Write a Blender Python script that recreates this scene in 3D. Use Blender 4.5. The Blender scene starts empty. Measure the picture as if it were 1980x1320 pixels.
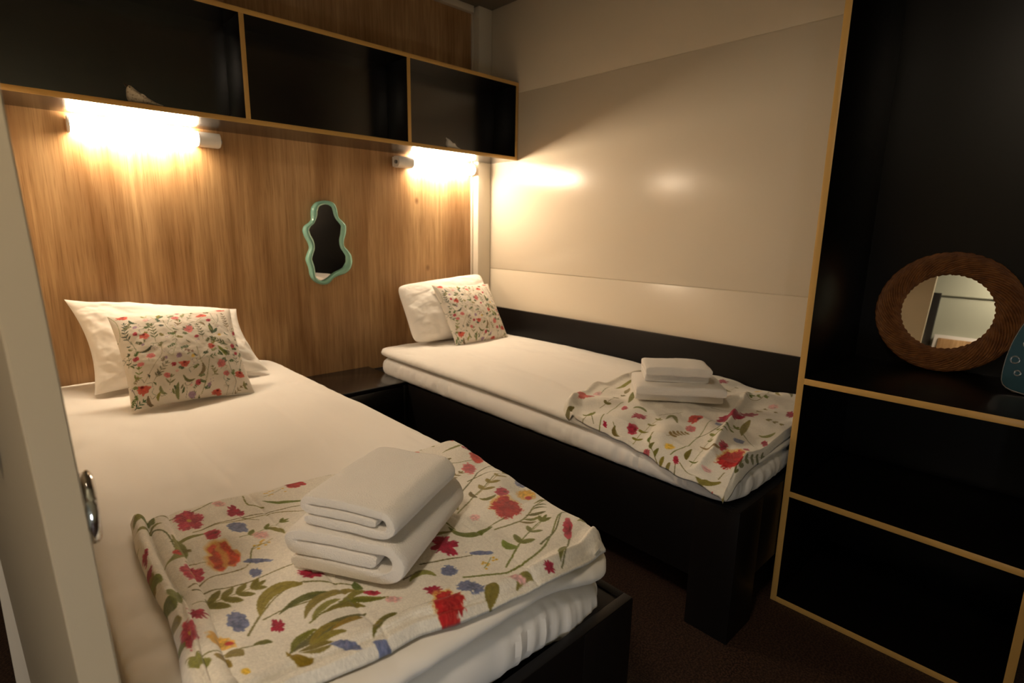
import bpy, bmesh, math
import numpy as np
from mathutils import Vector, Matrix

S = bpy.context.scene
COL = S.collection

# ------------------------------------------------------------------ camera
CAM = Vector((-2.2057, -2.596, 1.1556))
def make_camera():
    yaw, pitch, roll = -.7571, -.2004, .0178
    f = Vector((math.sin(-yaw)*math.cos(pitch), math.cos(yaw)*math.cos(pitch), math.sin(pitch)))
    r = f.cross(Vector((0, 0, 1))).normalized()
    u = r.cross(f)
    c, s = math.cos(roll), math.sin(roll)
    r2, u2 = c*r + s*u, -s*r + c*u
    m = Matrix(((r2.x, u2.x, -f.x, CAM.x), (r2.y, u2.y, -f.y, CAM.y), (r2.z, u2.z, -f.z, CAM.z), (0, 0, 0, 1)))
    cd = bpy.data.cameras.new('camera')
    cd.sensor_width = 36
    cd.lens = 1051.97/1980*36
    cd.clip_start = .02
    cd.dof.use_dof = True
    cd.dof.focus_distance = 1.35
    cd.dof.aperture_fstop = 4.5
    o = bpy.data.objects.new('camera', cd)
    COL.objects.link(o)
    o.matrix_world = m
    S.camera = o
make_camera()

# ------------------------------------------------------------------ world, exposure
w = bpy.data.worlds.new('world'); S.world = w
w.use_nodes = True
w.node_tree.nodes['Background'].inputs[0].default_value = (0, 0, 0, 1)
S.view_settings.view_transform = 'Standard'
S.view_settings.look = 'None'
S.view_settings.gamma = 1
S.view_settings.use_curve_mapping = False
S.view_settings.exposure = 0.0
TUBE_COLOR = (1.0, .795, .56)
TUBE_POWER = 98.0
TOPFILL_COLOR = (1.0, .81, .60)
TOPFILL_POWER = 76.0
LOWFILL_COLOR = (.92, .95, 1.0)
LOWFILL_POWER = 30.0

# ------------------------------------------------------------------ helpers
def lin(r, g, b):
    f = lambda c: (c/255/12.92) if c/255 <= .04045 else ((c/255+.055)/1.055)**2.4
    return (f(r), f(g), f(b), 1)

def tag(o, label=None, cat=None, group=None, kind=None):
    if label: o['label'] = label
    if cat: o['category'] = cat
    if group: o['group'] = group
    if kind: o['kind'] = kind
    return o

def thing(name, label, cat, loc, group=None):
    o = bpy.data.objects.new(name, None)
    o.empty_display_size = .05
    COL.objects.link(o)
    o.location = loc
    return tag(o, label, cat, group)

def origin(p):
    v = Vector((0, 0, 0))
    while p is not None:
        v += p.location; p = p.parent
    return v

def link_mesh(name, me, mat, parent=None, smooth=True):
    o = bpy.data.objects.new(name, me)
    COL.objects.link(o)
    if mat: me.materials.append(mat)
    if smooth: me.polygons.foreach_set('use_smooth', [True]*len(me.polygons))
    if parent is not None:
        o.parent = parent
    return o

def mesh(name, V, F, mat, parent=None, smooth=True, base=None):
    """V in world metres; the object's origin is the parent's (or base)."""
    V = np.asarray(V, float)
    off = origin(parent) if parent is not None else Vector(base or (0, 0, 0))
    V = V - np.array(off)
    me = bpy.data.meshes.new(name)
    me.from_pydata(V.tolist(), [], F if isinstance(F, list) else F.tolist())
    o = link_mesh(name, me, mat, parent, smooth)
    if parent is None: o.location = off
    return o

def bm_mesh(name, bm, mat, parent=None, smooth=True, base=None):
    off = origin(parent) if parent is not None else Vector(base or (0, 0, 0))
    bmesh.ops.translate(bm, verts=bm.verts, vec=-off)
    bmesh.ops.recalc_face_normals(bm, faces=bm.faces)
    me = bpy.data.meshes.new(name); bm.to_mesh(me); bm.free()
    o = link_mesh(name, me, mat, parent, smooth)
    if smooth and hasattr(me, 'set_sharp_from_angle'): me.set_sharp_from_angle(angle=math.radians(35))
    if parent is None: o.location = off
    return o

def add_box(bm, x0, x1, y0, y1, z0, z1, bev=.0015, seg=2):
    r = bmesh.ops.create_cube(bm, size=1)
    for v in r['verts']:
        v.co = Vector(((x0+x1)/2 + v.co.x*(x1-x0), (y0+y1)/2 + v.co.y*(y1-y0), (z0+z1)/2 + v.co.z*(z1-z0)))
    if bev:
        e = list({e for v in r['verts'] for e in v.link_edges})
        bmesh.ops.bevel(bm, geom=e, offset=bev, segments=seg, affect='EDGES', profile=.5)
    return bm

def box(name, x0, x1, y0, y1, z0, z1, mat, parent=None, bev=.0015, base=None):
    return bm_mesh(name, add_box(bmesh.new(), x0, x1, y0, y1, z0, z1, bev), mat, parent, True, base)

def grid_faces(n, m, wrap_i=False, wrap_j=False):
    i = np.arange(n if wrap_i else n-1); j = np.arange(m if wrap_j else m-1)
    I, J = np.meshgrid(i, j, indexing='ij')
    I2, J2 = (I+1) % n, (J+1) % m
    return np.stack([I*m+J, I2*m+J, I2*m+J2, I*m+J2], -1).reshape(-1, 4)

def loft(name, rings, mat, parent=None, cap=True, closed=True, base=None, wrap=False):
    """rings: (n, m, 3)"""
    R = np.asarray(rings, float); n, m = R.shape[:2]
    F = grid_faces(n, m, wrap, closed).tolist()
    if cap and not wrap:
        F.append(list(range(m))[::-1]); F.append([(n-1)*m+k for k in range(m)])
    bm = bmesh.new()
    vs = [bm.verts.new(p) for p in R.reshape(-1, 3)]
    for f in F: bm.faces.new([vs[k] for k in f])
    return bm_mesh(name, bm, mat, parent, True, base)

def tube(name, pts, rad, mat, parent=None, seg=12, wrap=False, base=None):
    P = np.asarray(pts, float); n = len(P)
    rad = np.broadcast_to(np.asarray(rad, float), (n,))
    rings = []; up = np.array([.13, .27, .95])
    for i in range(n):
        a = P[(i+1) % n] if wrap or i < n-1 else P[i]
        b = P[i-1] if wrap or i > 0 else P[i]
        t = (a-b)/np.linalg.norm(a-b)
        s = np.cross(t, up); s /= np.linalg.norm(s); q = np.cross(s, t)
        th = np.linspace(0, 2*np.pi, seg, endpoint=False)
        rings.append(P[i] + rad[i]*(np.cos(th)[:, None]*s + np.sin(th)[:, None]*q))
    return loft(name, rings, mat, parent, True, True, base, wrap)

# value noise
def _h(i, j, s):
    n = (i.astype(np.int64)*374761393 + j.astype(np.int64)*668265263 + s*1442695041) & 0x7fffffff
    n = ((n ^ (n >> 13))*1274126177) & 0x7fffffff
    return ((n ^ (n >> 16)) & 0xffff)/65535.0
def vn(x, y, s=0):
    x = np.asarray(x, float); y = np.asarray(y, float)
    i = np.floor(x); j = np.floor(y); fx = x-i; fy = y-j
    fx = fx*fx*fx*(fx*(fx*6-15)+10); fy = fy*fy*fy*(fy*(fy*6-15)+10)
    i = i.astype(np.int64); j = j.astype(np.int64)
    a = _h(i, j, s); b = _h(i+1, j, s); c = _h(i, j+1, s); d = _h(i+1, j+1, s)
    return (a*(1-fx)+b*fx)*(1-fy) + (c*(1-fx)+d*fx)*fy - .5
def fbm(x, y, s=0, o=4):
    return sum(vn(x*2**k, y*2**k, s+k*7)/2**k for k in range(o))

# ------------------------------------------------------------------ materials
def mat(name, color, rough=.6, spec=.5, metal=0, **kw):
    m = bpy.data.materials.new(name); m.use_nodes = True
    b = m.node_tree.nodes['Principled BSDF']
    b.inputs['Base Color'].default_value = color
    b.inputs['Roughness'].default_value = rough
    b.inputs['Specular IOR Level'].default_value = spec
    b.inputs['Metallic'].default_value = metal
    for k, v in kw.items(): b.inputs[k].default_value = v
    return m
def nodes(m): return m.node_tree.nodes, m.node_tree.links, m.node_tree.nodes['Principled BSDF']
def noise_bump(m, scale, strength, dist=.002, detail=4, stretch=(1, 1, 1), rough_var=None):
    N, L, b = nodes(m)
    tc = N.new('ShaderNodeTexCoord'); mp = N.new('ShaderNodeMapping'); mp.inputs['Scale'].default_value = stretch
    n = N.new('ShaderNodeTexNoise'); n.inputs['Scale'].default_value = scale; n.inputs['Detail'].default_value = detail
    bp = N.new('ShaderNodeBump'); bp.inputs['Strength'].default_value = strength; bp.inputs['Distance'].default_value = dist
    L.new(tc.outputs['Object'], mp.inputs[0]); L.new(mp.outputs[0], n.inputs[0])
    L.new(n.outputs[0], bp.inputs['Height']); L.new(bp.outputs[0], b.inputs['Normal'])
    return n
def color_noise(m, c0, c1, scale, stretch=(1, 1, 1), lo=.35, hi=.65, detail=5):
    N, L, b = nodes(m)
    tc = N.new('ShaderNodeTexCoord'); mp = N.new('ShaderNodeMapping'); mp.inputs['Scale'].default_value = stretch
    n = N.new('ShaderNodeTexNoise'); n.inputs['Scale'].default_value = scale; n.inputs['Detail'].default_value = detail
    r = N.new('ShaderNodeValToRGB')
    r.color_ramp.elements[0].position = lo; r.color_ramp.elements[0].color = c0
    r.color_ramp.elements[1].position = hi; r.color_ramp.elements[1].color = c1
    L.new(tc.outputs['Object'], mp.inputs[0]); L.new(mp.outputs[0], n.inputs[0]); L.new(n.outputs[0], r.inputs[0])
    L.new(r.outputs[0], b.inputs['Base Color'])
    return r

def wood_material():
    m = mat('oak_veneer', (.4, .25, .1, 1), .42, .35)
    N, L, b = nodes(m)
    tc = N.new('ShaderNodeTexCoord')
    def nz(scale, stretch, detail, dist=0):
        mp = N.new('ShaderNodeMapping'); mp.inputs['Scale'].default_value = stretch
        n = N.new('ShaderNodeTexNoise'); n.inputs['Scale'].default_value = scale
        n.inputs['Detail'].default_value = detail; n.inputs['Distortion'].default_value = dist
        L.new(tc.outputs['Object'], mp.inputs[0]); L.new(mp.outputs[0], n.inputs[0]); return n
    def ramp(n, p0, c0, p1, c1):
        r = N.new('ShaderNodeValToRGB'); e = r.color_ramp.elements
        e[0].position = p0; e[0].color = c0; e[1].position = p1; e[1].color = c1
        L.new(n.outputs[0], r.inputs[0]); return r
    def mix(t, a, c, f=1.0):
        x = N.new('ShaderNodeMix'); x.data_type = 'RGBA'; x.blend_type = t; x.inputs[0].default_value = f
        L.new(a.outputs[0] if hasattr(a.outputs[0], 'is_linked') and a.type != 'MIX' else a.outputs[2], x.inputs[6])
        L.new(c.outputs[0], x.inputs[7]); return x
    broad = ramp(nz(7, (1, 1, .14), 4, .5), .36, lin(166, 126, 84), .66, lin(210, 172, 126))
    fine = ramp(nz(58, (1, 1, .04), 4, .2), .30, lin(212, 203, 190), .66, (1, 1, 1, 1))
    pores = ramp(nz(240, (1, 1, .03), 3), .34, lin(205, 192, 176), .48, (1, 1, 1, 1))
    a = mix('MULTIPLY', broad, fine, .85); a2 = mix('MULTIPLY', a, pores, .6)
    # knots
    mp = N.new('ShaderNodeMapping'); mp.inputs['Scale'].default_value = (4.2, 4.2, 3.0)
    vo = N.new('ShaderNodeTexVoronoi'); vo.inputs['Scale'].default_value = 1.0
    L.new(tc.outputs['Object'], mp.inputs[0]); L.new(mp.outputs[0], vo.inputs[0])
    k = N.new('ShaderNodeValToRGB'); k.color_ramp.elements[0].position = .02; k.color_ramp.elements[0].color = lin(120, 84, 52)
    k.color_ramp.elements[1].position = .075; k.color_ramp.elements[1].color = (1, 1, 1, 1)
    L.new(vo.outputs['Distance'], k.inputs[0])
    a3 = mix('MULTIPLY', a2, k, .75)
    L.new(a3.outputs[2], b.inputs['Base Color'])
    return m

WOOD = wood_material()
HALLPAINT = mat("hall_paint", lin(158, 160, 144), .6, .3)
noise_bump(HALLPAINT, 90, .04, .001, 3)
CREAM = mat('cream_panel', lin(222, 210, 190), .23, .5)
noise_bump(CREAM, 260, .03, .0006, 2)
CREAMTRIM = mat('cream_trim', lin(224, 214, 196), .4, .4)
CEIL = mat('ceiling_panel', lin(112, 102, 88), .6, .3)
noise_bump(CEIL, 60, .03, .001, 3)
FLOOR = mat('brown_vinyl', lin(70, 50, 40), .55, .3)
color_noise(FLOOR, lin(36, 25, 20), lin(72, 52, 42), 180, (1, 1, 1), .42, .6, 3)
BLACK = mat('black_laminate', lin(14, 12, 12), .22, .5, IOR=2.3)
noise_bump(BLACK, 300, .03, .0005, 2)
BLACKUNIT = mat('black_unit_board', lin(12, 10, 10), .34, .3, IOR=1.5)
noise_bump(BLACKUNIT, 300, .03, .0005, 2)
BLACKBED = mat('black_bed_board', lin(16, 13, 13), .42, .25)
noise_bump(BLACKBED, 220, .04, .0005, 2)
BAND = mat('golden_edge_band', lin(200, 160, 92), .33, .5)
LINEN = mat('white_linen', lin(246, 241, 234), .85, .15, **{'Sheen Weight': .15})
noise_bump(LINEN, 900, .12, .0006, 2)
SHEET = mat('white_sheet', lin(244, 241, 238), .85, .15, **{'Sheen Weight': .1})
noise_bump(SHEET, 800, .1, .0006, 2)
TERRY = mat('white_terry', lin(250, 244, 236), .95, .08, **{'Sheen Weight': .35})
noise_bump(TERRY, 560, .75, .004, 3)
WHITEPL = mat('white_plastic', lin(225, 220, 214), .35, .5)
GREYPL = mat('grey_plastic', lin(120, 116, 112), .4, .5)
CERAM = mat('speckled_ceramic', lin(225, 215, 196), .5, .4)
color_noise(CERAM, lin(150, 128, 100), lin(228, 219, 202), 160, (1, 1, 1), .30, .44, 3)
CERAMW = mat('white_ceramic', lin(238, 232, 222), .45, .4)
noise_bump(CERAMW, 150, .25, .002, 3)
DARKBEAK = mat('dark_beak', lin(70, 58, 45), .5, .4)
MINT = mat('mint_glaze', lin(142, 196, 178), .16, .55, **{'Coat Weight': .5, 'Coat Roughness': .08})
MIRROR = mat('mirror_glass', (.86, .87, .86, 1), .015, .5, 1)
RATTAN = mat('brown_rattan', lin(112, 68, 34), .55, .4)
color_noise(RATTAN, lin(116, 70, 34), lin(148, 96, 50), 40, (1, 1, 1), .35, .65, 4)
CHROME = mat('chrome', (.72, .72, .73, 1), .12, .5, 1)
DARKMET = mat('dark_metal', (.06, .07, .09, 1), .3, .5, 1)
TEAL = mat('teal_soleplate', lin(38, 82, 98), .4, .5)
STEEL = mat('brushed_steel', (.6, .6, .6, 1), .28, .5, 1)
BEIGEPL = mat('pale_plastic', lin(205, 190, 172), .4, .5)
BLUEPL = mat('blue_plastic', lin(36, 74, 120), .35, .5)
LEAF = mat('painted_door', lin(196, 180, 152), .5, .35)
TAGC = mat('tag_cloth', lin(240, 238, 232), .8, .1)
def glow(name, color, power):
    m = bpy.data.materials.new(name); m.use_nodes = True
    b = m.node_tree.nodes['Principled BSDF']
    b.inputs['Base Color'].default_value = (.8, .8, .8, 1)
    b.inputs['Emission Color'].default_value = (*color, 1)
    b.inputs['Emission Strength'].default_value = power
    return m
TUBE = glow('lit_tube', TUBE_COLOR, TUBE_POWER)
LOWFILLGLOW = glow('low_fill_glow', LOWFILL_COLOR, LOWFILL_POWER)
TOPFILLGLOW = glow('ceiling_fill_glow', TOPFILL_COLOR, TOPFILL_POWER)
def print_material(name, rough, sheen, bump):
    m = mat(name, (1, 1, 1, 1), rough, .12, **{'Sheen Weight': sheen})
    N, L, b = nodes(m)
    a = N.new('ShaderNodeVertexColor'); a.layer_name = 'print'
    L.new(a.outputs['Color'], b.inputs['Base Color'])
    noise_bump(m, *bump)
    return m
FLEECE = print_material('flower_fleece', .95, .3, (520, .5, .003, 3))
COTTON = print_material('flower_cotton', .85, .1, (900, .12, .0006, 2))

# ------------------------------------------------------------------ printed flowers
COLR = dict(carn=(178, 38, 40), poppy=(196, 62, 50), bud=(176, 40, 66), rasp=(166, 30, 62), pink=(206, 96, 104), four=(186, 62, 84),
            pale=(226, 178, 176), blue=(112, 122, 158), yel=(226, 186, 70), yelr=(228, 180, 82), tulip=(178, 36, 44), tulo=(202, 82, 52),
            mauve=(148, 122, 158), yels=(206, 190, 84))
class Print:
    """A cloth print laid out in millimetres, k pixels per millimetre."""
    def __init__(s, x0, y0, w, h, k, base, greens, seed):
        s.x0, s.y0, s.k = x0, y0, k
        s.c = np.empty((int(h*k), int(w*k), 3)); s.c[:] = base
        s.greens = greens; s.rng = np.random.default_rng(seed)
    def win(s, a, b, c, d):
        k = s.k; H, W = s.c.shape[:2]
        i0 = max(0, int((a-s.x0)*k)); i1 = min(W, int((b-s.x0)*k)+2); j0 = max(0, int((c-s.y0)*k)); j1 = min(H, int((d-s.y0)*k)+2)
        if i1 <= i0 or j1 <= j0: return None
        X, Y = np.meshgrid(s.x0+(np.arange(i0, i1)+.5)/k, s.y0+(np.arange(j0, j1)+.5)/k)
        return (slice(j0, j1), slice(i0, i1)), X, Y
    def put(s, sl, al, col):
        al = np.clip(al, 0, 1)[..., None]; s.c[sl] = s.c[sl]*(1-al) + np.asarray(col, float)*al
    def green(s):
        g = s.greens[s.rng.integers(len(s.greens))]; return np.array(g) + s.rng.normal(0, 6, 3)
    def curve(s, P, w0, col, w1=None, soft=.5, blade=False):
        P = np.asarray(P, float)
        if len(P) > 2:                       # Catmull-Rom
            Q = np.vstack([2*P[0]-P[1], P, 2*P[-1]-P[-2]]); o = []
            for i in range(1, len(Q)-2):
                t = np.linspace(0, 1, 10, endpoint=i == len(Q)-3)[:, None]
                o.append(.5*(2*Q[i]+(Q[i+1]-Q[i-1])*t+(2*Q[i-1]-5*Q[i]+4*Q[i+1]-Q[i+2])*t**2+(3*Q[i]-Q[i-1]-3*Q[i+1]+Q[i+2])*t**3))
            P = np.vstack(o)
        else:
            P = P[0]+(P[1]-P[0])*np.linspace(0, 1, 8)[:, None]
        m = w0+2; q = s.win(P[:, 0].min()-m, P[:, 0].max()+m, P[:, 1].min()-m, P[:, 1].max()+m)
        if q is None: return
        sl, X, Y = q; best = np.full(X.shape, 1e9); n = len(P)-1
        for i in range(n):
            a, d = P[i], P[i+1]-P[i]; L = d@d+1e-9
            t = np.clip(((X-a[0])*d[0]+(Y-a[1])*d[1])/L, 0, 1)
            dist = np.hypot(X-a[0]-t*d[0], Y-a[1]-t*d[1]); tt = (i+t)/n
            w = w0*np.sin(np.pi*np.clip(.06+.92*tt, 0, 1))**.8 if blade else w0*(1-.45*tt)
            best = np.minimum(best, dist-w)
        best = best + vn(X/1.5, Y/1.5, 3)*(1.5 if w0 > 1 else .7)
        s.put(sl, .5-best/soft/2, np.asarray(col)*(1+.14*vn(X/5, Y/5, 9))[..., None])
    def leaf(s, a, b, w, bend=None, col=None):
        a = np.asarray(a, float); b = np.asarray(b, float)
        mid = (a+b)/2 if bend is None else np.asarray(bend, float)
        t = np.linspace(0, 1, 9)[:, None]; P = (1-t)**2*a+2*t*(1-t)*(2*mid-(a+b)/2)+t**2*b
        col = s.green() if col is None else col
        s.curve(P, w, col, blade=True)
        s.curve(P[1:-1], .45, np.asarray(col)*.82, soft=.6)
    def sprig(s, P, n, ln, wr=.24):
        P = np.asarray(P, float); col = s.green(); s.curve(P, .9 if ln > 24 else .6, col)
        seg = np.linalg.norm(np.diff(P, axis=0), axis=1); cum = np.r_[0, np.cumsum(seg)]/seg.sum()
        for k in range(n):
            t = .22+.74*k/max(1, n-1); c = np.array([np.interp(t, cum, P[:, 0]), np.interp(t, cum, P[:, 1])])
            d = np.array([np.interp(min(1, t+.1), cum, P[:, 0]), np.interp(min(1, t+.1), cum, P[:, 1])])-np.array([np.interp(t-.1, cum, P[:, 0]), np.interp(t-.1, cum, P[:, 1])])
            a0 = math.atan2(d[1], d[0]); l = ln*(.95-.35*t)*.78
            for sg in (-1, 1):
                a = a0+sg*.75; e = c+l*np.array([math.cos(a), math.sin(a)]); s.leaf(c, e, l*wr, None, col)
        s.leaf(P[-1], P[-1]+.4*ln*(P[-1]-P[-2])/np.linalg.norm(P[-1]-P[-2]), ln*.1, None, col)
    def flower(s, kind, cx, cy, a, b, ang):
        a = max(a, 1.2); b = max(b, 1.2); q = s.win(cx-1.4*a, cx+1.4*a, cy-1.4*a, cy+1.4*a)
        if q is None: return
        sl, X, Y = q; th = math.radians(ang); sd = int(s.rng.integers(999))
        u = ((X-cx)*math.cos(th)+(Y-cy)*math.sin(th))/a; v = (-(X-cx)*math.sin(th)+(Y-cy)*math.cos(th))/b
        r = np.hypot(u, v); t = np.arctan2(v, u); col = np.array(COLR[kind], float)
        n1 = vn(X/(.22*a)+9, Y/(.22*a), sd); n2 = vn(X/3.2, Y/3.2, sd+1)
        if kind == 'yels':
            for k in range(9):
                p = np.array([cx, cy])+s.rng.uniform(-.9, .9, 2)*(a, b)
                s.flower('yel', p[0], p[1], 3.2, 3, 0)
            s.curve([(cx-a*.9, cy-b*.5), (cx, cy), (cx+a*.7, cy+b*.5)], .8, s.green()); return
        edge = .97+.34*n1+.18*n2
        soft = .10
        ct, st = np.cos(t)*2.2+sd, np.sin(t)*2.2
        n3 = vn(ct*1.6, st*1.6, sd+5); n4 = vn(ct*.7+r, st*.7, sd+8)
        if kind == 'rasp': edge = .86+.62*n3+.35*n4+.18*n2
        elif kind == 'four': edge = .72+.30*np.abs(np.cos(2.5*t+sd))**.7+.2*n3+.2*n2
        elif kind == 'carn': edge = .90+.36*n3+.22*n1+.2*n2
        elif kind in ('tulip', 'tulo'): edge = .74+.24*np.abs(np.cos(1.5*t))+.25*n3+.12*n1
        elif kind == 'poppy': edge = .86+.10*np.cos(3*t+sd)+.4*n3+.2*n1
        elif kind in ('pale', 'yel', 'yelr'): soft = .3
        if kind == 'carn' or kind == 'yelr' or kind == 'tulo':
            s.put(sl, (edge+.14-np.hypot(u-.16, v-.1))/.25*.75, (228, 176, 84))
        al = (edge+.07*n2-r)/soft*.95
        tone = 1+.30*n1+.18*n2
        C = np.empty(X.shape+(3,)); C[:] = col
        C = C*tone[..., None]
        if kind in ('pink', 'poppy', 'bud'):
            f = np.clip(r*.9-.25, 0, 1)[..., None]*.45; C = C*(1-f)+np.array((232, 160, 146))*f
        if kind in ('carn', 'four'):
            f = np.clip(np.sin(9*r+5*n1+3*np.cos(5*t)), 0, 1)[..., None]*.45; C = C*(1-f)+np.array((222, 112, 110) if kind == 'four' else (212, 84, 70))*f
        if kind in ('tulip', 'tulo'):
            f = np.clip(np.cos(7*v+2*n1)*1.3, 0, 1)[..., None]*(.8 if kind == 'tulo' else .5); C = C*(1-f)+np.array((228, 176, 96) if kind == 'tulo' else (206, 80, 66))*f
        wsh = getattr(s, 'wash', 0)
        C = C*(1-wsh)+np.array((228, 208, 190))*wsh
        s.put(sl, al*(.8 if kind in ('pale', 'pink', 'mauve') else .95), C)
        if kind in ('poppy', 'bud') and a > 7:
            s.put(sl, (.34-np.hypot(u+.12*math.cos(sd), v+.45))/.2*.7, (112, 24, 30))
        if kind == 'four': s.put(sl, (.2-r)/.1, (208, 170, 80))
        if kind == 'blue': s.put(sl, np.clip(n2*2.2, 0, 1)*(r < .8)*.6, (146, 140, 168))
        if kind == 'yelr': s.put(sl, (.42-np.hypot(u+.25, v+.3))/.15, (196, 60, 56))
    def draw(s, text, lw=1.0):
        fl = []
        for line in text.strip().split('\n'):
            p = line.split(); k = p[0]
            if k == 'F': fl.append((p[1], [float(x) for x in p[2:]])); continue
            n = [float(x) for x in p[1:]]
            if k == 'S': s.curve(np.array(n[1:]).reshape(-1, 2), n[0]*.42*(lw+.15 if lw < 1 else 1), s.green()*.92)
            elif k == 'L': s.leaf(n[1:3], n[3:5], n[0]*lw, n[5:7])
            else: s.sprig(np.array(n[2:]).reshape(-1, 2), int(n[0]), n[1], .25*lw)
        for k, n in fl: s.flower(k, *n)
    def scatter(s, region, n, seed, scale=1, fine=False):
        """loose repeats of the same print where the cloth runs on out of sight"""
        g = np.random.default_rng(seed); x0, x1, y0, y1 = region
        for i in range(n):
            x, y = g.uniform(x0, x1), g.uniform(y0, y1); a = g.uniform(0, 6.28); c, d = math.cos(a), math.sin(a); L = g.uniform(40, 80)*scale
            t = i % 4 if not fine else (0, 1, 1, 2, 0, 1, 5, 0)[i % 8]
            if t == 0: s.curve([(x, y), (x+L*.5*c-8*d, y+L*.5*d+8*c), (x+L*c, y+L*d)], 1.6*scale, s.green())
            elif t == 1: s.sprig([(x, y), (x+L*.5*c, y+L*.5*d), (x+L*.9*c+6*d, y+L*.9*d)], 4, 36*scale)
            elif t == 5:
                for k in range(6): s.flower('mauve', x+g.uniform(-8, 8), y+g.uniform(-8, 8), 1.3, 1.3, 0)
            elif t == 2: s.leaf((x, y), (x+L*.7*c, y+L*.7*d), 7*scale, (x+L*.35*c-8*d*scale, y+L*.35*d+8*c*scale))
            else: s.flower(('rasp', 'blue', 'carn', 'yel', 'four', 'poppy')[g.integers(6)], x, y, g.uniform(12, 26)*scale, g.uniform(9, 16)*scale, math.degrees(a))
    def sample(s, X, Y):
        k = s.k; H, W = s.c.shape[:2]
        i = np.clip((X-s.x0)*k-.5, 0, W-1.001); j = np.clip((Y-s.y0)*k-.5, 0, H-1.001)
        i0 = i.astype(int); j0 = j.astype(int); f = (i-i0)[..., None]; g = (j-j0)[..., None]; C = s.c
        c = (C[j0, i0]*(1-f)+C[j0, i0+1]*f)*(1-g)+(C[j0+1, i0]*(1-f)+C[j0+1, i0+1]*f)*g
        if getattr(s, 'pile', 0): c = c*(1+s.pile*(vn(X/1.9, Y/1.9, 77)+.6*vn(X/.9, Y/.9, 78)))[..., None]
        c = np.clip(c/255, 0, 1)
        return np.where(c <= .04045, c/12.92, ((c+.055)/1.055)**2.4)
def set_print(o, rgb):
    me = o.data; at = me.color_attributes.new('print', 'FLOAT_COLOR', 'POINT')
    a = np.ones((len(me.vertices), 4), np.float32); a[:, :3] = rgb
    at.data.foreach_set('color', a.ravel())

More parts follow.
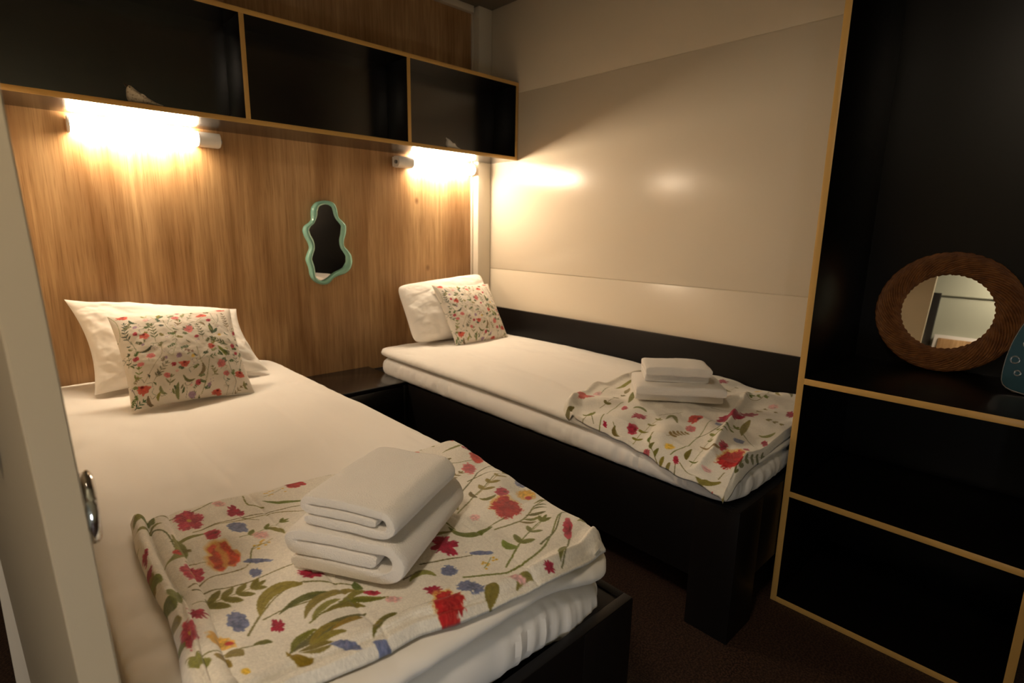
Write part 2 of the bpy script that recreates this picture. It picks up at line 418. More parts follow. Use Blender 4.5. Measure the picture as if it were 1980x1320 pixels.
MOTIF_LEFT = '''F carn -1496 -1834 49 36 47
F poppy -1357 -1578 49 32 51
F pink -1429 -1626 35 18 52
F poppy -1499 -1494 39 24 62
F bud -1457 -1775 24 16 47
F yelr -1416 -1811 25 22 31
F blue -1381 -1758 27 17 44
F bud -1460 -1977 32 10 40
F rasp -1677 -1866 30 26 71
F blue -1711 -1927 16 14 71
F blue -1712 -1986 23 19 134
F rasp -1763 -1955 17 13 130
F carn -1765 -1997 33 26 63
F pale -1575 -1830 14 12 53
F tulip -1782 -1444 30 21 117
F yel -1734 -1503 22 16 86
F rasp -1918 -1488 30 18 96
F four -1995 -1469 41 24 99
F pale -1933 -1441 18 11 114
F blue -1934 -1558 27 16 95
F bud -1976 -1556 21 12 102
F tulo -1981 -1635 49 27 89
F four -2034 -1660 30 17 94
F pale -1909 -1610 22 15 106
F blue -1954 -1716 15 9 93
F blue -2013 -1819 28 14 85
F rasp -1972 -1866 19 11 83
F rasp -2056 -1786 20 12 103
F four -2077 -1833 31 11 81
F yelr -2042 -1858 20 12 121
F bud -1835 -1890 14 6 135
F yel -2037 -1933 9 5 119
F rasp -1890 -1783 26 10 135
F poppy -2040 -1588 14 8 106
F rasp -1599 -1467 33 18 66
F pale -1819 -1927 16 9 133
F poppy -1353 -1451 17 15 129
F rasp -1348 -1513 18 12 54
F poppy -1368 -1837 14 12 151
F blue -1637 -1923 25 6 138
F blue -1942 -1687 26 6 138
F blue -1919 -1971 25 6 136
F blue -1873 -2002 20 7 136
F pale -1633 -2012 22 7 139
F yels -1644 -1952 18 16 131
F yels -1915 -1644 25 16 103
F yels -1830 -1457 27 19 109
F rasp -1569 -2025 13 8 140
S 4 -1870 -1510 -1889 -1474 -1886 -1433
L 8 -1861 -1415 -1895 -1424 -1876 -1417
L 6 -1792 -1536 -1863 -1485 -1831 -1517
S 4 -1999 -1517 -1934 -1528 -1861 -1543 -1804 -1583
S 4 -1982 -1520 -1913 -1521 -1850 -1539 -1783 -1559
L 8 -1986 -1540 -2041 -1545 -2016 -1536
S 4 -2060 -1469 -2040 -1511 -2039 -1572
L 11 -2032 -1518 -2064 -1605 -2035 -1590
L 5 -2019 -1584 -2034 -1580 -2025 -1576
S 4 -2049 -1708 -2013 -1686 -1966 -1690 -1956 -1686
S 4 -2047 -1720 -2001 -1728 -1940 -1738 -1899 -1741
S 3 -2034 -1620 -2008 -1636
G 4 50 -2056 -1757 -2024 -1755 -1969 -1751
L 9 -2069 -1743 -2077 -1696 -2070 -1711
S 4 -2011 -1857 -1981 -1821 -1941 -1794 -1903 -1793
L 14 -1911 -1796 -1983 -1822 -1953 -1783
S 4 -1982 -1835 -1959 -1833 -1915 -1842
L 9 -1878 -1853 -1961 -1839 -1918 -1830
L 10 -1852 -1873 -1937 -1875 -1900 -1846
L 8 -1882 -1871 -1932 -1890 -1907 -1869
L 7 -1843 -1881 -1885 -1885 -1863 -1876
L 6 -1822 -1916 -1885 -1876 -1855 -1894
L 7 -1858 -1908 -1914 -1885 -1885 -1886
S 4 -1936 -1891 -1899 -1880 -1852 -1889 -1820 -1921
L 10 -1866 -1924 -1983 -1934 -1929 -1918
L 7 -1936 -1908 -1979 -1932 -1960 -1911
L 8 -1907 -1943 -1963 -1937 -1931 -1932
L 7 -1927 -1953 -1970 -1937 -1946 -1939
L 7 -1964 -1964 -1985 -1929 -1978 -1957
L 7 -1875 -1931 -1921 -1926 -1892 -1924
L 7 -1905 -1919 -1953 -1930 -1932 -1916
L 6 -1937 -1960 -1976 -1941 -1956 -1955
L 9 -1833 -1957 -1883 -1980 -1856 -1960
L 6 -1855 -1957 -1876 -1973 -1867 -1961
S 5 -1838 -1965 -1808 -1968 -1781 -1982
S 4 -2091 -1878 -2059 -1884 -2021 -1888 -1994 -1899
L 10 -2032 -1902 -2049 -1893 -2039 -1890
L 6 -1994 -1899 -2015 -1890 -2003 -1890
L 7 -2061 -1893 -2049 -1914 -2054 -1900
L 12 -2086 -1882 -2072 -1900 -2080 -1896
S 4 -1589 -1793 -1505 -1748 -1400 -1698 -1349 -1712
G 4 42 -1510 -1754 -1445 -1722 -1376 -1699
L 6 -1480 -1780 -1516 -1770 -1506 -1784
L 6 -1517 -1763 -1508 -1730 -1518 -1746
S 4 -1539 -1728 -1462 -1680 -1400 -1640 -1343 -1637
S 4 -1479 -1683 -1419 -1673 -1367 -1680
S 3 -1462 -1504 -1453 -1542 -1465 -1584
L 11 -1430 -1554 -1489 -1613 -1469 -1568
S 3 -1450 -1577 -1399 -1588 -1358 -1590
G 4 26 -1530 -1648 -1501 -1645 -1463 -1635
S 3 -1502 -1578 -1481 -1581
G 2 20 -1520 -1582 -1498 -1582 -1463 -1566
G 3 26 -1529 -1459 -1471 -1452 -1418 -1458
L 5 -1346 -1500 -1425 -1514 -1375 -1504
S 5 -1575 -1890 -1501 -1890 -1426 -1858 -1375 -1846
L 4 -1395 -1854 -1433 -1852 -1404 -1847
L 4 -1412 -1870 -1449 -1867 -1422 -1864
L 4 -1427 -1886 -1461 -1876 -1439 -1876
L 6 -1450 -1903 -1486 -1882 -1467 -1893
L 5 -1465 -1906 -1501 -1890 -1486 -1901
L 4 -1486 -1911 -1516 -1890 -1503 -1904
S 4 -1627 -1979 -1551 -1944 -1495 -1921 -1474 -1921
G 3 44 -1592 -1963 -1543 -1940 -1474 -1919
L 9 -1578 -1956 -1586 -1925 -1590 -1943
S 5 -1704 -1958 -1636 -1990 -1542 -1986 -1446 -1938 -1392 -1926
S 4 -1539 -1977 -1479 -1961 -1420 -1929 -1400 -1946
L 10 -1573 -1877 -1632 -1820 -1622 -1867
S 4 -1526 -1863 -1559 -1870 -1576 -1874
S 4 -1627 -1804 -1627 -1834
S 4 -1741 -1885 -1699 -1899 -1653 -1917
L 8 -1738 -1926 -1779 -1911 -1752 -1906
S 3 -1783 -1900 -1744 -1902
S 4 -1904 -1796 -1873 -1825 -1846 -1861
L 7 -1843 -1872 -1844 -1849 -1848 -1863
S 4 -1478 -1997 -1516 -2020 -1545 -2036
L 8 -1499 -2013 -1541 -2029 -1519 -2013
L 7 -1415 -1992 -1412 -1974 -1421 -1987
L 6 -1422 -2011 -1433 -1981 -1419 -1989
L 12 -1675 -2011 -1704 -2026 -1689 -2011
L 7 -1607 -2024 -1644 -2024 -1622 -2016
G 2 34 -1713 -1484 -1684 -1475 -1651 -1461
S 3 -1914 -1525 -1893 -1549
S 3 -1741 -1436 -1696 -1447
S 4 -1772 -1508 -1757 -1576
G 3 34 -1943 -1601 -1908 -1593 -1861 -1585
L 8 -1874 -1630 -1890 -1596 -1879 -1606
S 3 -1952 -1684 -1935 -1647 -1908 -1646
L 8 -1579 -1780 -1539 -1737 -1564 -1751
L 5 -1692 -1824 -1630 -1838 -1660 -1829
S 4 -2042 -1438 -2004 -1446 -1955 -1430 -1922 -1413
S 4 -2116 -1685 -2103 -1741
L 8 -2088 -1662 -2092 -1606 -2089 -1627
L 9 -2055 -1414 -2079 -1442 -2068 -1419
L 8 -2050 -1455 -2065 -1422 -2055 -1431
F rasp -2083 -1563 21 6 84
F rasp -2086 -1611 13 6 91
L 8 -2078 -1663 -2091 -1642 -2083 -1643
L 9 -2078 -1756 -2085 -1712 -2080 -1729
L 8 -2083 -1800 -2090 -1774 -2084 -1783
L 8 -2085 -1854 -2099 -1848 -2091 -1843'''
MOTIF_RIGHT = '''F carn -804 -1999 55 35 3
F rasp -527 -1860 47 28 158
F bud -755 -1949 28 12 20
F rasp -446 -1888 49 30 171
F poppy -615 -1785 36 24 1
F rasp -743 -1657 34 24 10
F bud -835 -1698 38 17 30
F poppy -732 -1418 45 35 21
F pale -650 -1412 27 19 27
F bud -713 -1579 29 12 32
F yel -870 -1850 33 16 24
F bud -940 -1910 36 9 28
F blue -608 -1861 21 11 17
F blue -668 -1955 26 15 3
F pink -689 -1810 30 16 19
F pale -913 -1991 26 16 13
F rasp -609 -2006 24 11 13
F bud -728 -2003 18 9 12
F rasp -310 -1969 33 15 12
F rasp -108 -1631 36 19 15
F rasp -273 -1745 23 15 167
F pale -287 -1901 29 17 -2
F yel -119 -1785 35 20 4
F pink -970 -1828 19 11 26
F rasp -42 -1361 41 18 26
F rasp -888 -1629 29 8 37
S 4 -933 -1632 -816 -1575 -702 -1543 -669 -1541
G 4 34 -940 -1764 -822 -1727 -701 -1705
G 5 26 -818 -1804 -773 -1809 -733 -1820
S 4 -919 -1881 -816 -1870 -733 -1861 -624 -1835 -545 -1838
S 4 -745 -1856 -669 -1875 -540 -1862 -382 -1813
G 2 24 -946 -1958 -800 -1910 -745 -1905
G 4 36 -751 -1900 -660 -1895 -578 -1905
L 7 -687 -1762 -689 -1722 -643 -1721
L 5 -774 -1948 -788 -1895 -794 -1930
L 6 -870 -1656 -929 -1710 -912 -1679
S 3 -855 -1638 -930 -1709
L 9 -943 -2046 -1016 -2010 -1019 -2045
S 4 -947 -1926 -994 -1970 -1010 -2007
S 3 -933 -2035 -873 -2021
S 3 -1029 -1951 -940 -1910
S 4 -810 -1755 -899 -1800 -998 -1882 -1032 -1949
L 5 -887 -1809 -939 -1826 -914 -1813
L 5 -920 -1842 -976 -1861 -947 -1847
L 5 -955 -1878 -1007 -1896 -980 -1884
L 5 -979 -1911 -1028 -1928 -1006 -1918
L 4 -851 -1776 -894 -1793 -870 -1781
L 9 -507 -1915 -611 -1937 -559 -1921
S 3 -598 -1936 -666 -2000
L 6 -823 -1890 -900 -1922 -865 -1904
G 6 44 -898 -2053 -785 -2044 -661 -2056
L 5 -827 -2095 -762 -2108 -777 -2095
S 3 -237 -1758 -286 -1800 -281 -1844 -179 -1849
G 5 30 -215 -1758 -272 -1812 -240 -1855
L 5 -86 -1840 -169 -1882 -140 -1856
S 3 -194 -1836 -64 -1813
L 6 -62 -1860 -153 -1912 -100 -1889
G 2 24 -229 -1694 -182 -1696 -117 -1693
L 7 -385 -1402 -550 -1408 -489 -1413
L 7 -500 -1449 -582 -1486 -554 -1475
G 3 28 -764 -1513 -683 -1507 -603 -1494
S 4 -959 -1580 -917 -1554 -862 -1536
L 9 -832 -1456 -940 -1509 -886 -1468
L 9 -800 -1519 -850 -1512 -847 -1535
S 3 -849 -1547 -907 -1594
L 8 -546 -1499 -655 -1553 -594 -1526
S 3 -669 -1685 -627 -1708 -590 -1725
S 3 -451 -1755 -433 -1829
L 6 -568 -1973 -522 -2001 -559 -1993
G 3 26 -455 -1934 -456 -1959 -460 -1993
L 7 -675 -1639 -690 -1598 -662 -1607
S 3 -642 -1419 -569 -1410
G 3 22 -389 -1881 -329 -1888 -334 -1928'''
MOTIF_CUSHION = '''F poppy 34 323 18 11 -178
F poppy 73 231 15 14 -162
F poppy 40 54 20 17 -176
F poppy 155 111 17 13 174
F poppy 306 62 17 14 -177
F poppy 241 168 13 11 53
F poppy 241 298 19 11 -176
F poppy 303 329 16 7 179
F poppy 229 15 16 9 173
F pink 192 239 16 13 63
F pink 257 102 16 13 61
F pink 76 157 12 10 174
F pink 166 295 11 8 -175
F pink 265 67 10 9 37
F bud 39 156 8 8 165
F bud 181 48 10 8 52
F bud 127 115 8 7 39
F bud 52 244 8 6 70
F bud 207 207 7 6 38
F bud 256 274 8 7 39
F bud 306 168 9 7 71
F pink 104 82 9 9 167
F pink 47 135 9 8 173
F mauve 146 142 9 8 40
F mauve 56 271 8 6 61
F mauve 210 37 7 5 61
F mauve 159 18 11 8 -178
F bud 178 319 8 5 11
F pale 87 296 10 8 41
F yel 183 136 8 6 61
F mauve 64 200 5 4 36
F pale 131 91 6 5 37
F yel 275 212 6 6 80
F mauve 112 141 6 4 84
F bud 325 228 11 5 69
F bud 310 140 7 5 61
F pale 160 42 5 4 36
S 2 0 340 16 307 18 263 13 236
L 7 48 307 64 287 51 294
G 6 20 38 213 29 246 33 293
G 5 22 97 205 98 238 99 271
S 2 131 288 136 254 151 224 145 183 130 146
S 2 108 188 103 156 79 124 46 75
L 8 52 175 83 191 70 177
S 2 84 199 110 196 123 199
G 3 24 20 83 36 100 40 122
G 5 22 69 74 88 99 109 123
L 12 128 303 118 300 124 312
L 7 121 298 130 324 124 312
L 7 122 297 136 311 131 307
G 2 22 165 256 168 268 169 281
S 2 192 259 217 270 240 252
L 7 241 251 221 266 234 264
S 2 238 287 217 268
G 5 20 223 196 223 224 219 255
L 12 255 218 255 260 255 238
L 9 258 220 273 240 267 230
L 8 256 229 250 251 253 242
G 6 20 308 232 307 268 306 308
S 2 270 311 272 284 279 257
S 2 290 307 288 283 278 260
G 5 22 293 172 274 183 251 199
L 11 278 131 260 168 270 152
L 8 284 139 272 153 279 148
L 8 268 132 259 151 263 140
S 2 229 155 210 130 186 115
S 2 199 168 202 117 213 78 196 35 183 15
S 2 226 122 214 82 187 17
L 10 204 108 187 72 202 84
L 9 145 75 173 60 155 57
G 3 18 223 130 236 129 255 136
S 2 279 114 283 70 289 39 269 -3
L 12 122 13 129 56 121 33
L 6 114 27 112 41 111 33
L 6 133 25 141 41 138 32
L 5 119 38 117 50 117 44
L 5 132 37 139 48 136 42
L 9 81 53 94 29 82 37
L 8 70 16 79 37 71 27
L 10 47 32 56 7 46 13
G 2 26 105 52 108 63 112 75
G 4 18 223 63 235 70 230 91
G 3 18 303 97 306 114 303 132
G 3 18 278 -3 289 10 300 20
L 7 314 39 321 12 313 22
S 2 146 53 147 32 142 13
S 2 266 31 256 7
S 2 325 120 310 83
G 3 20 9 2 23 14 33 20
S 2 14 65 19 22 9 2
S 2 195 330 191 300
S 2 147 316 150 295 139 267
S 2 137 330 158 322
G 3 14 196 278 208 299 215 315
G 3 16 167 168 170 155 182 153
L 5 80 322 95 308 84 313
S 2 351 147 348 95
L 5 28 198 38 191 31 192
S 2 38 221 44 188
G 3 14 18 137 23 160 23 175
L 6 178 14 185 5 179 6
L 4 150 249 164 237 155 242
L 4 176 196 187 184 180 189
L 4 292 225 303 213 295 217
G 3 14 347 174 337 189 325 199'''

# ================================================================== setting
XL = -2.165            # face of the left wall; wood wall is y = 0, cream wall is x = 0
HX, HY, ZC = -2.98, -3.1, 2.366
tag(box('floor', HX-.1, .1, HY-.1, .1, -.05, 0, FLOOR, bev=0), kind='structure')
tag(box('ceiling', HX-.1, .1, HY-.1, .1, ZC, ZC+.05, CEIL, bev=0), kind='structure')
tag(box('wall_back', HX-.1, -.0005, 0, .06, 0, ZC, WOOD, bev=0, base=(-1, 0, 0)), kind='structure')
bm = bmesh.new()
for z0, z1 in ((0, .9285), (.9315, 1.8945), (1.8975, ZC)): add_box(bm, 0, .06, HY-.1, .06, z0, z1, .0015)
add_box(bm, .004, .058, HY-.1, .06, 0, ZC, 0)
tag(bm_mesh('wall_right', bm, CREAM), kind='structure')
tag(box('wall_left', XL-.115, XL, -1.27, -.0005, 0, ZC-.0005, CREAM, bev=.002), kind='structure')
tag(box('wall_front', HX-.1, .1, HY-.1, HY, 0, ZC, HALLPAINT, bev=0), kind='structure')
tag(box('wall_hall', HX-.1, HX, HY, 0, 0, ZC, HALLPAINT, bev=0), kind='structure')
bm = bmesh.new()
add_box(bm, -.098, -.001, -.0545, -.0005, 0, ZC-.001, .003)
add_box(bm, -.112, -.098, -.012, -.0005, 0, ZC-.001, .002)
tag(bm_mesh('trim_1', bm, CREAMTRIM), kind='structure')
tag(box('trim_2', XL+.001, -.113, -.03, -.0005, ZC-.034, ZC-.0005, CREAMTRIM), kind='structure')
# the hall opposite, seen only in the round mirror
tag(box('door_2', HX+.0005, HX+.022, -1.892, -1.15, 0, 1.965, BLACK), kind='structure')
tag(box('trim_3', HX+.0005, HX+.010, HY+.002, -1.885, 1.950, 1.960, HALLPAINT), kind='structure')
def hall_cabinet():
    t = thing('wall_cabinet', 'wooden wall cabinet with a white frame in the hall, seen in the round mirror', 'cabinet', (HX, -2.2, 1.2))
    box('carcass', HX+.0005, HX+.05, -2.56, -1.912, .86, 1.632, WHITEPL, t, .002)
    box('door', HX+.05, HX+.056, -2.53, -1.94, .89, 1.605, WOOD, t, .001)
hall_cabinet()

# ------------------------------------------------------------------ door leaf at the left edge of the picture
def door():
    zt, zb = 2.05, .008
    def ring(z):
        s = .002+(.99-z)*.036
        return [(-2.177+s, -1.946, z), (-2.210+s, -1.946, z), (-2.287+s, -1.29, z), (-2.254+s, -1.29, z)]
    bm = bmesh.new()
    a = [bm.verts.new(p) for p in ring(zb)]; b = [bm.verts.new(p) for p in ring(zt)]
    bm.faces.new(a); bm.faces.new(b[::-1])
    for k in range(4): bm.faces.new([a[k], a[(k+1) % 4], b[(k+1) % 4], b[k]])
    bmesh.ops.bevel(bm, geom=list(bm.edges), offset=.0015, segments=2, affect='EDGES')
    d = bm_mesh('door_1', bm, LEAF, base=(-2.2, -1.9, 0))
    tag(d, 'pale door leaf standing open, seen on its narrow edge', 'door', kind='structure')
    def pull(cx, cy, cz, sx, m, R=.033):
        th = np.linspace(0, 2*np.pi, 40, endpoint=False)
        pts = np.stack([cx+0*th, cy+R*.62*np.cos(th), cz+R*np.sin(th)], 1)
        p = tube('door_handle', pts, .0062, m, d, 14, True)
        plate = [[(cx-sx*.0055+.0075*sx*q, cy+R*.55*np.cos(t), cz+R*.9*np.sin(t)) for t in th] for q in (0, 1)]
        loft('handle_plate', plate, m, p)
        tube('handle_knob', [(cx, cy, cz+R*1.02), (cx+.002*sx, cy, cz+R*1.02), (cx+.004*sx, cy, cz+R*1.02)], [.0075, .0075, .005], m, p, 12)
    pull(-2.177+(.99-.867)*.036+.002+.004, -1.922, .867, 1, CHROME)
    pull(-2.239+(.99-.905)*.036+.002-.005, -1.70, .905, -1, DARKMET, .03)
door()

# ================================================================== overhead shelf
def overhead_shelf():
    t = thing('overhead_shelf', 'long black open shelf with golden edges, mounted high on the wooden wall', 'shelf', (-1.08, -.14, 1.542))
    y0, yb, z0, z1, T = -.2803, -.0565, 1.542, 1.9483, .018
    xr, xl = -.002, XL+.002
    b = {}
    for nm, z in (('bottom_board', z0), ('top_board', z1-T)):   # notched round the corner post
        bm = add_box(bmesh.new(), xl, -.1125, y0+.001, -.001, z, z+T, 0)
        add_box(bm, -.1125, xr, y0+.001, yb, z, z+T, 0)
        b[z] = bm_mesh(nm, bm, BLACK, t)
    box('back_panel', xl, xr, -.100, -.088, z0+T, z1-T, BLACK, t, 0)
    xs = [xl+T/2, -1.431, -.7062, xr-T/2]
    for z in b: box('edge_band', xl, xr, y0-.001, y0+.001, z, z+T, BAND, b[z], .0006)['label'] = 'golden edge band'
    for x in xs:
        d = box('divider', x-T/2, x+T/2, y0+.001, -.100, z0+T, z1-T, BLACKUNIT, t)
        box('edge_band', x-T/2, x+T/2, y0-.001, y0+.001, z0+T, z1-T, BAND, d, .0006)['label'] = 'golden edge band'
overhead_shelf()

# ------------------------------------------------------------------ tube lamps
def wall_lamp(label, x0, x1, xcap):
    """x0..x1 lit tube, xcap the end with the switch"""
    t = thing('wall_lamp', label, 'lamp', ((x0+x1)/2, -.03, 1.5), 'tube lamps under the overhead shelf')
    prof = []
    for a in np.linspace(-90, 90, 13):                       # rounded front of the section
        prof.append((-.036-.026*math.cos(math.radians(a)), 1.498+.027*math.sin(math.radians(a))))
    prof += [(-.012, 1.525), (-.012, 1.471)]
    def body(name, a, b, m, sc=1.0):
        c = np.array([(-.033, 1.498)]); P = c+(np.array(prof)-c)*sc
        return loft(name, [[(x, y, z) for y, z in P] for x in (a, b)], m, t)
    sg = 1 if xcap > x1 else -1
    e = x1 if sg > 0 else x0
    body('diffuser', x0, x1, TUBE)
    cap = body('end_cap', min(e, xcap)+.0005, max(e, xcap)-.0005, WHITEPL, 1.04)
    o = x0 if sg > 0 else x1
    body('end_plate', min(o, o-sg*.006), max(o, o-sg*.006), WHITEPL, 1.04)
    box('back_plate', min(x0, xcap)-.004, max(x1, xcap)+.004, -.011, -.001, 1.474, 1.522, WHITEPL, t)
    tube('switch_button', [(xcap-sg*.001, -.037, 1.496), (xcap+sg*.008, -.037, 1.496)], .009, GREYPL, cap, 20)
wall_lamp('lit white tube lamp above the bed nearest the door, switch end on its right', -1.958, -1.553, -1.471)
wall_lamp('lit white tube lamp near the room corner, switch end on its left', -.538, -.126, -.632)

# ------------------------------------------------------------------ birds on the shelf
def bird(label, x, y, m, s):
    z0 = 1.5605
    t = thing('bird_figurine', label, 'figurine', (x, y, z0), 'bird figurines on the shelf')
    prof = [(-.0375, .020, .030, .004), (-.036, .012, .047, .0095), (-.033, .008, .057, .0125), (-.028, .005, .0615, .0145), (-.021, .003, .0605, .0165), (-.012, .002, .053, .0195),
            (-.002, .001, .0445, .0225), (.010, .001, .037, .0235), (.024, .0015, .029, .020), (.038, .0025, .0215, .0145), (.052, .0035, .0150, .0105), (.066, .0045, .0105, .0090), (.074, .0055, .0085, .006)]
    th = np.linspace(0, 2*np.pi, 28, endpoint=False)
    R = [[(x+px*s, y+ry*s*math.cos(q), z0+s*((lo+hi)/2+(hi-lo)/2*math.sin(q))) for q in th] for px, lo, hi, ry in prof]
    b = loft('body', R, m, t)
    k = s
    tube('beak', [(x-.031*k, y, z0+.056*k), (x-.038*k, y, z0+.061*k), (x-.0425*k, y, z0+.066*k)], [.0058*k, .0038*k, .0010*k], DARKBEAK if m is CERAM else m, t, 12)
    for sy in (-1, 1):
        w = [[(x+(.004+.034*q)*k+.0*j, y+sy*(.0225-.013*q**2)*k, z0+(.027-.012*q)*k+h*k*.011*(1-q)**.5*math.sin(math.pi*min(1, q+.25))) for h in (-1, -.5, 0, .5, 1)] for j, q in enumerate(np.linspace(0, .98, 8))]
        W = np.array(w); W2 = W.copy(); W2[:, :, 1] -= sy*.006*k
        rings = np.concatenate([W, W2[:, ::-1]], 1)
        loft('wing', rings, m, t)
    for sy in (-1, 1):
        tube('eye', [(x-.027*k, y+sy*.0115*k, z0+.053*k), (x-.027*k, y+sy*.0140*k, z0+.0532*k)], [.0022*k, .0012*k], DARKBEAK, t, 10)
bird('speckled beige ceramic bird in the shelf compartment above the lamp nearest the door', -1.777, -.247, CERAM, .95)
bird('plain white ceramic bird in the shelf compartment by the room corner', -.437, -.247, CERAMW, .78)

# ================================================================== wavy mirror on the wooden wall
OUT = [(-1.025, 1.284), (-1.062, 1.274), (-1.084, 1.249), (-1.088, 1.22), (-1.086, 1.19), (-1.102, 1.176), (-1.126, 1.161), (-1.133, 1.14), (-1.125, 1.111), (-1.108, 1.081), (-1.103, 1.059), (-1.118, 1.03), (-1.127, 1.004), (-1.119, .982), (-1.112, .963), (-1.111, .933), (-1.099, .906), (-1.072, .885), (-1.037, .878), (-1.012, .886), (-.995, .909), (-.965, .921), (-.927, .929), (-.898, .952), (-.887, .987), (-.891, 1.022), (-.913, 1.05), (-.933, 1.069), (-.93, 1.093), (-.916, 1.127), (-.912, 1.169), (-.935, 1.192), (-.955, 1.206), (-.956, 1.24), (-.968, 1.273), (-.996, 1.283)]
INN = [(-1.024, 1.264), (-1.048, 1.253), (-1.057, 1.229), (-1.053, 1.2), (-1.058, 1.177), (-1.09, 1.164), (-1.103, 1.144), (-1.096, 1.118), (-1.077, 1.089), (-1.074, 1.063), (-1.087, 1.033), (-1.096, 1.007), (-1.088, .981), (-1.082, .954), (-1.084, .922), (-1.071, .907), (-1.052, .9), (-1.031, .908), (-1.014, .919), (-1.001, .936), (-.972, .946), (-.942, .961), (-.926, .988), (-.925, 1.019), (-.942, 1.046), (-.962, 1.07), (-.963, 1.085), (-.951, 1.119), (-.945, 1.165), (-.958, 1.183), (-.98, 1.202), (-.983, 1.231), (-.989, 1.253), (-1.005, 1.263)]
def resample(P, n, closed=True, smooth=2):
    P = np.asarray(P, float)
    Q = np.vstack([P, P[:1]]) if closed else P
    d = np.r_[0, np.cumsum(np.linalg.norm(np.diff(Q, axis=0), axis=1))]
    s = np.linspace(0, d[-1], n, endpoint=not closed)
    R = np.stack([np.interp(s, d, Q[:, k]) for k in range(Q.shape[1])], 1)
    for _ in range(smooth):
        if closed: R = (np.roll(R, 1, 0)+2*R+np.roll(R, -1, 0))/4
        else: R[1:-1] = (R[:-2]+2*R[1:-1]+R[2:])/4
    return R
def wavy_mirror():
    t = thing('wavy_mirror', 'small mirror with a wavy mint green frame on the wooden wall', 'mirror', (-1.01, 0, 1.08))
    n = 220
    o = resample(OUT, n, True, 6)
    inn = resample(INN, 4*n, True, 12)
    # nearest-arc pairing keeps the section square to the outline
    i0 = np.array([inn[np.argmin(((inn-p)**2).sum(1))] for p in o])
    for _ in range(6): i0 = (np.roll(i0, 1, 0)+2*i0+np.roll(i0, -1, 0))/4
    rings = []
    for f, y in ((0, -.001), (0, -.012), (.12, -.019), (.35, -.0235), (.6, -.0235), (.85, -.0185), (.97, -.012), (1, -.005)):
        p = o+(i0-o)*f; rings.append(np.stack([p[:, 0], np.full(n, y), p[:, 1]], 1))
    loft('frame', rings, MINT, t, cap=False)
    g = o+(i0-o)*.93
    loft('glass', [np.stack([g[:, 0], y-(0 if y > -.003 else .036)*(g[:, 0]+1.01)-(0 if y > -.003 else .026)*(g[:, 1]-1.08), g[:, 1]], 1) for y in (-.0015, -.0105)], MIRROR, t)
wavy_mirror()

# ================================================================== tall open wardrobe
def wardrobe():
    t = thing('wardrobe', 'tall black open shelf unit with golden edges at the foot of the wall side bed', 'wardrobe', (-.26, -2.33, 0))
    x0, x1, ya, yb, T, H = -.5064, -.004, -2.0502, -2.6094, .018, 2.2
    for y in (ya, yb):
        p = box('side_panel', x0+.001, x1, y-T/2, y+T/2, 0, H, BLACKUNIT, t)
        box('edge_band', x0-.001, x0+.001, y-T/2, y+T/2, 0, H, BAND, p, .0006)['label'] = 'golden edge band'
    for z in (0, .3737-T/2, .7345-T/2, H-T):
        p = box('shelf_board', x0+.001, x1, yb+T/2, ya-T/2, z, z+T, BLACKUNIT, t)
        box('edge_band', x0-.001, x0+.001, yb+T/2, ya-T/2, z, z+T, BAND, p, .0006)['label'] = 'golden edge band'
    box('back_panel', x1-.012, x1-.001, yb+T/2, ya-T/2, T, H-T, BLACKUNIT, t, 0)
wardrobe()

def rattan_mirror():
    tilt = math.radians(11.5); zb = .7440
    R0, R1 = .187, .116
    cy = -2.297; c, s = math.cos(tilt), math.sin(tilt)
    base = Vector((-.113, cy, zb))
    t = thing('rattan_mirror', 'round mirror in a wide woven rattan frame leaning inside the tall unit', 'mirror', base)
    # frame plane: a = along -y (across), b = up the tilted face, n = out of the face towards the room
    def P(a, b, n):   # b measured from the bottom of the frame
        return np.stack([-.088+s*b-c*n+.011*a, cy-a+0*b, zb+.004+c*b+s*n], -1)
    N, M = 960, 168
    th = np.linspace(0, 2*np.pi, N, endpoint=False)[:, None]; ph = np.linspace(0, 2*np.pi, M, endpoint=False)[None]
    rm, hw, hh = (R0+R1)/2, (R0-R1)/2, .021
    # twined rows: strands crossing the ring on a slant
    u = 14*ph/np.pi+64*th/(2*np.pi)               # strands winding round the ring on a slant
    row = np.floor(u); fu = u-row-.5
    tw = .5+.5*np.sin(21*th-4*ph+2.4*row)
    rope = np.sqrt(np.clip(1-(2*fu)**2, 0, 1))*(.62+.38*tw)
    d = .0070*(rope-.75)
    rr = rm+(hw+d)*np.cos(ph)+0*th; nn = (hh+d)*np.sin(ph)+0*th
    V = P(rr*np.sin(th), R0+rr*np.cos(th), nn)
    loft('frame', V, RATTAN, t, wrap=True)
    th1 = th[::6, 0]
    loft('glass', [P((R1+.012)*np.sin(th1), R0+(R1+.012)*np.cos(th1), np.full(len(th1), q)) for q in (-.004, .001)], MIRROR, t)
rattan_mirror()

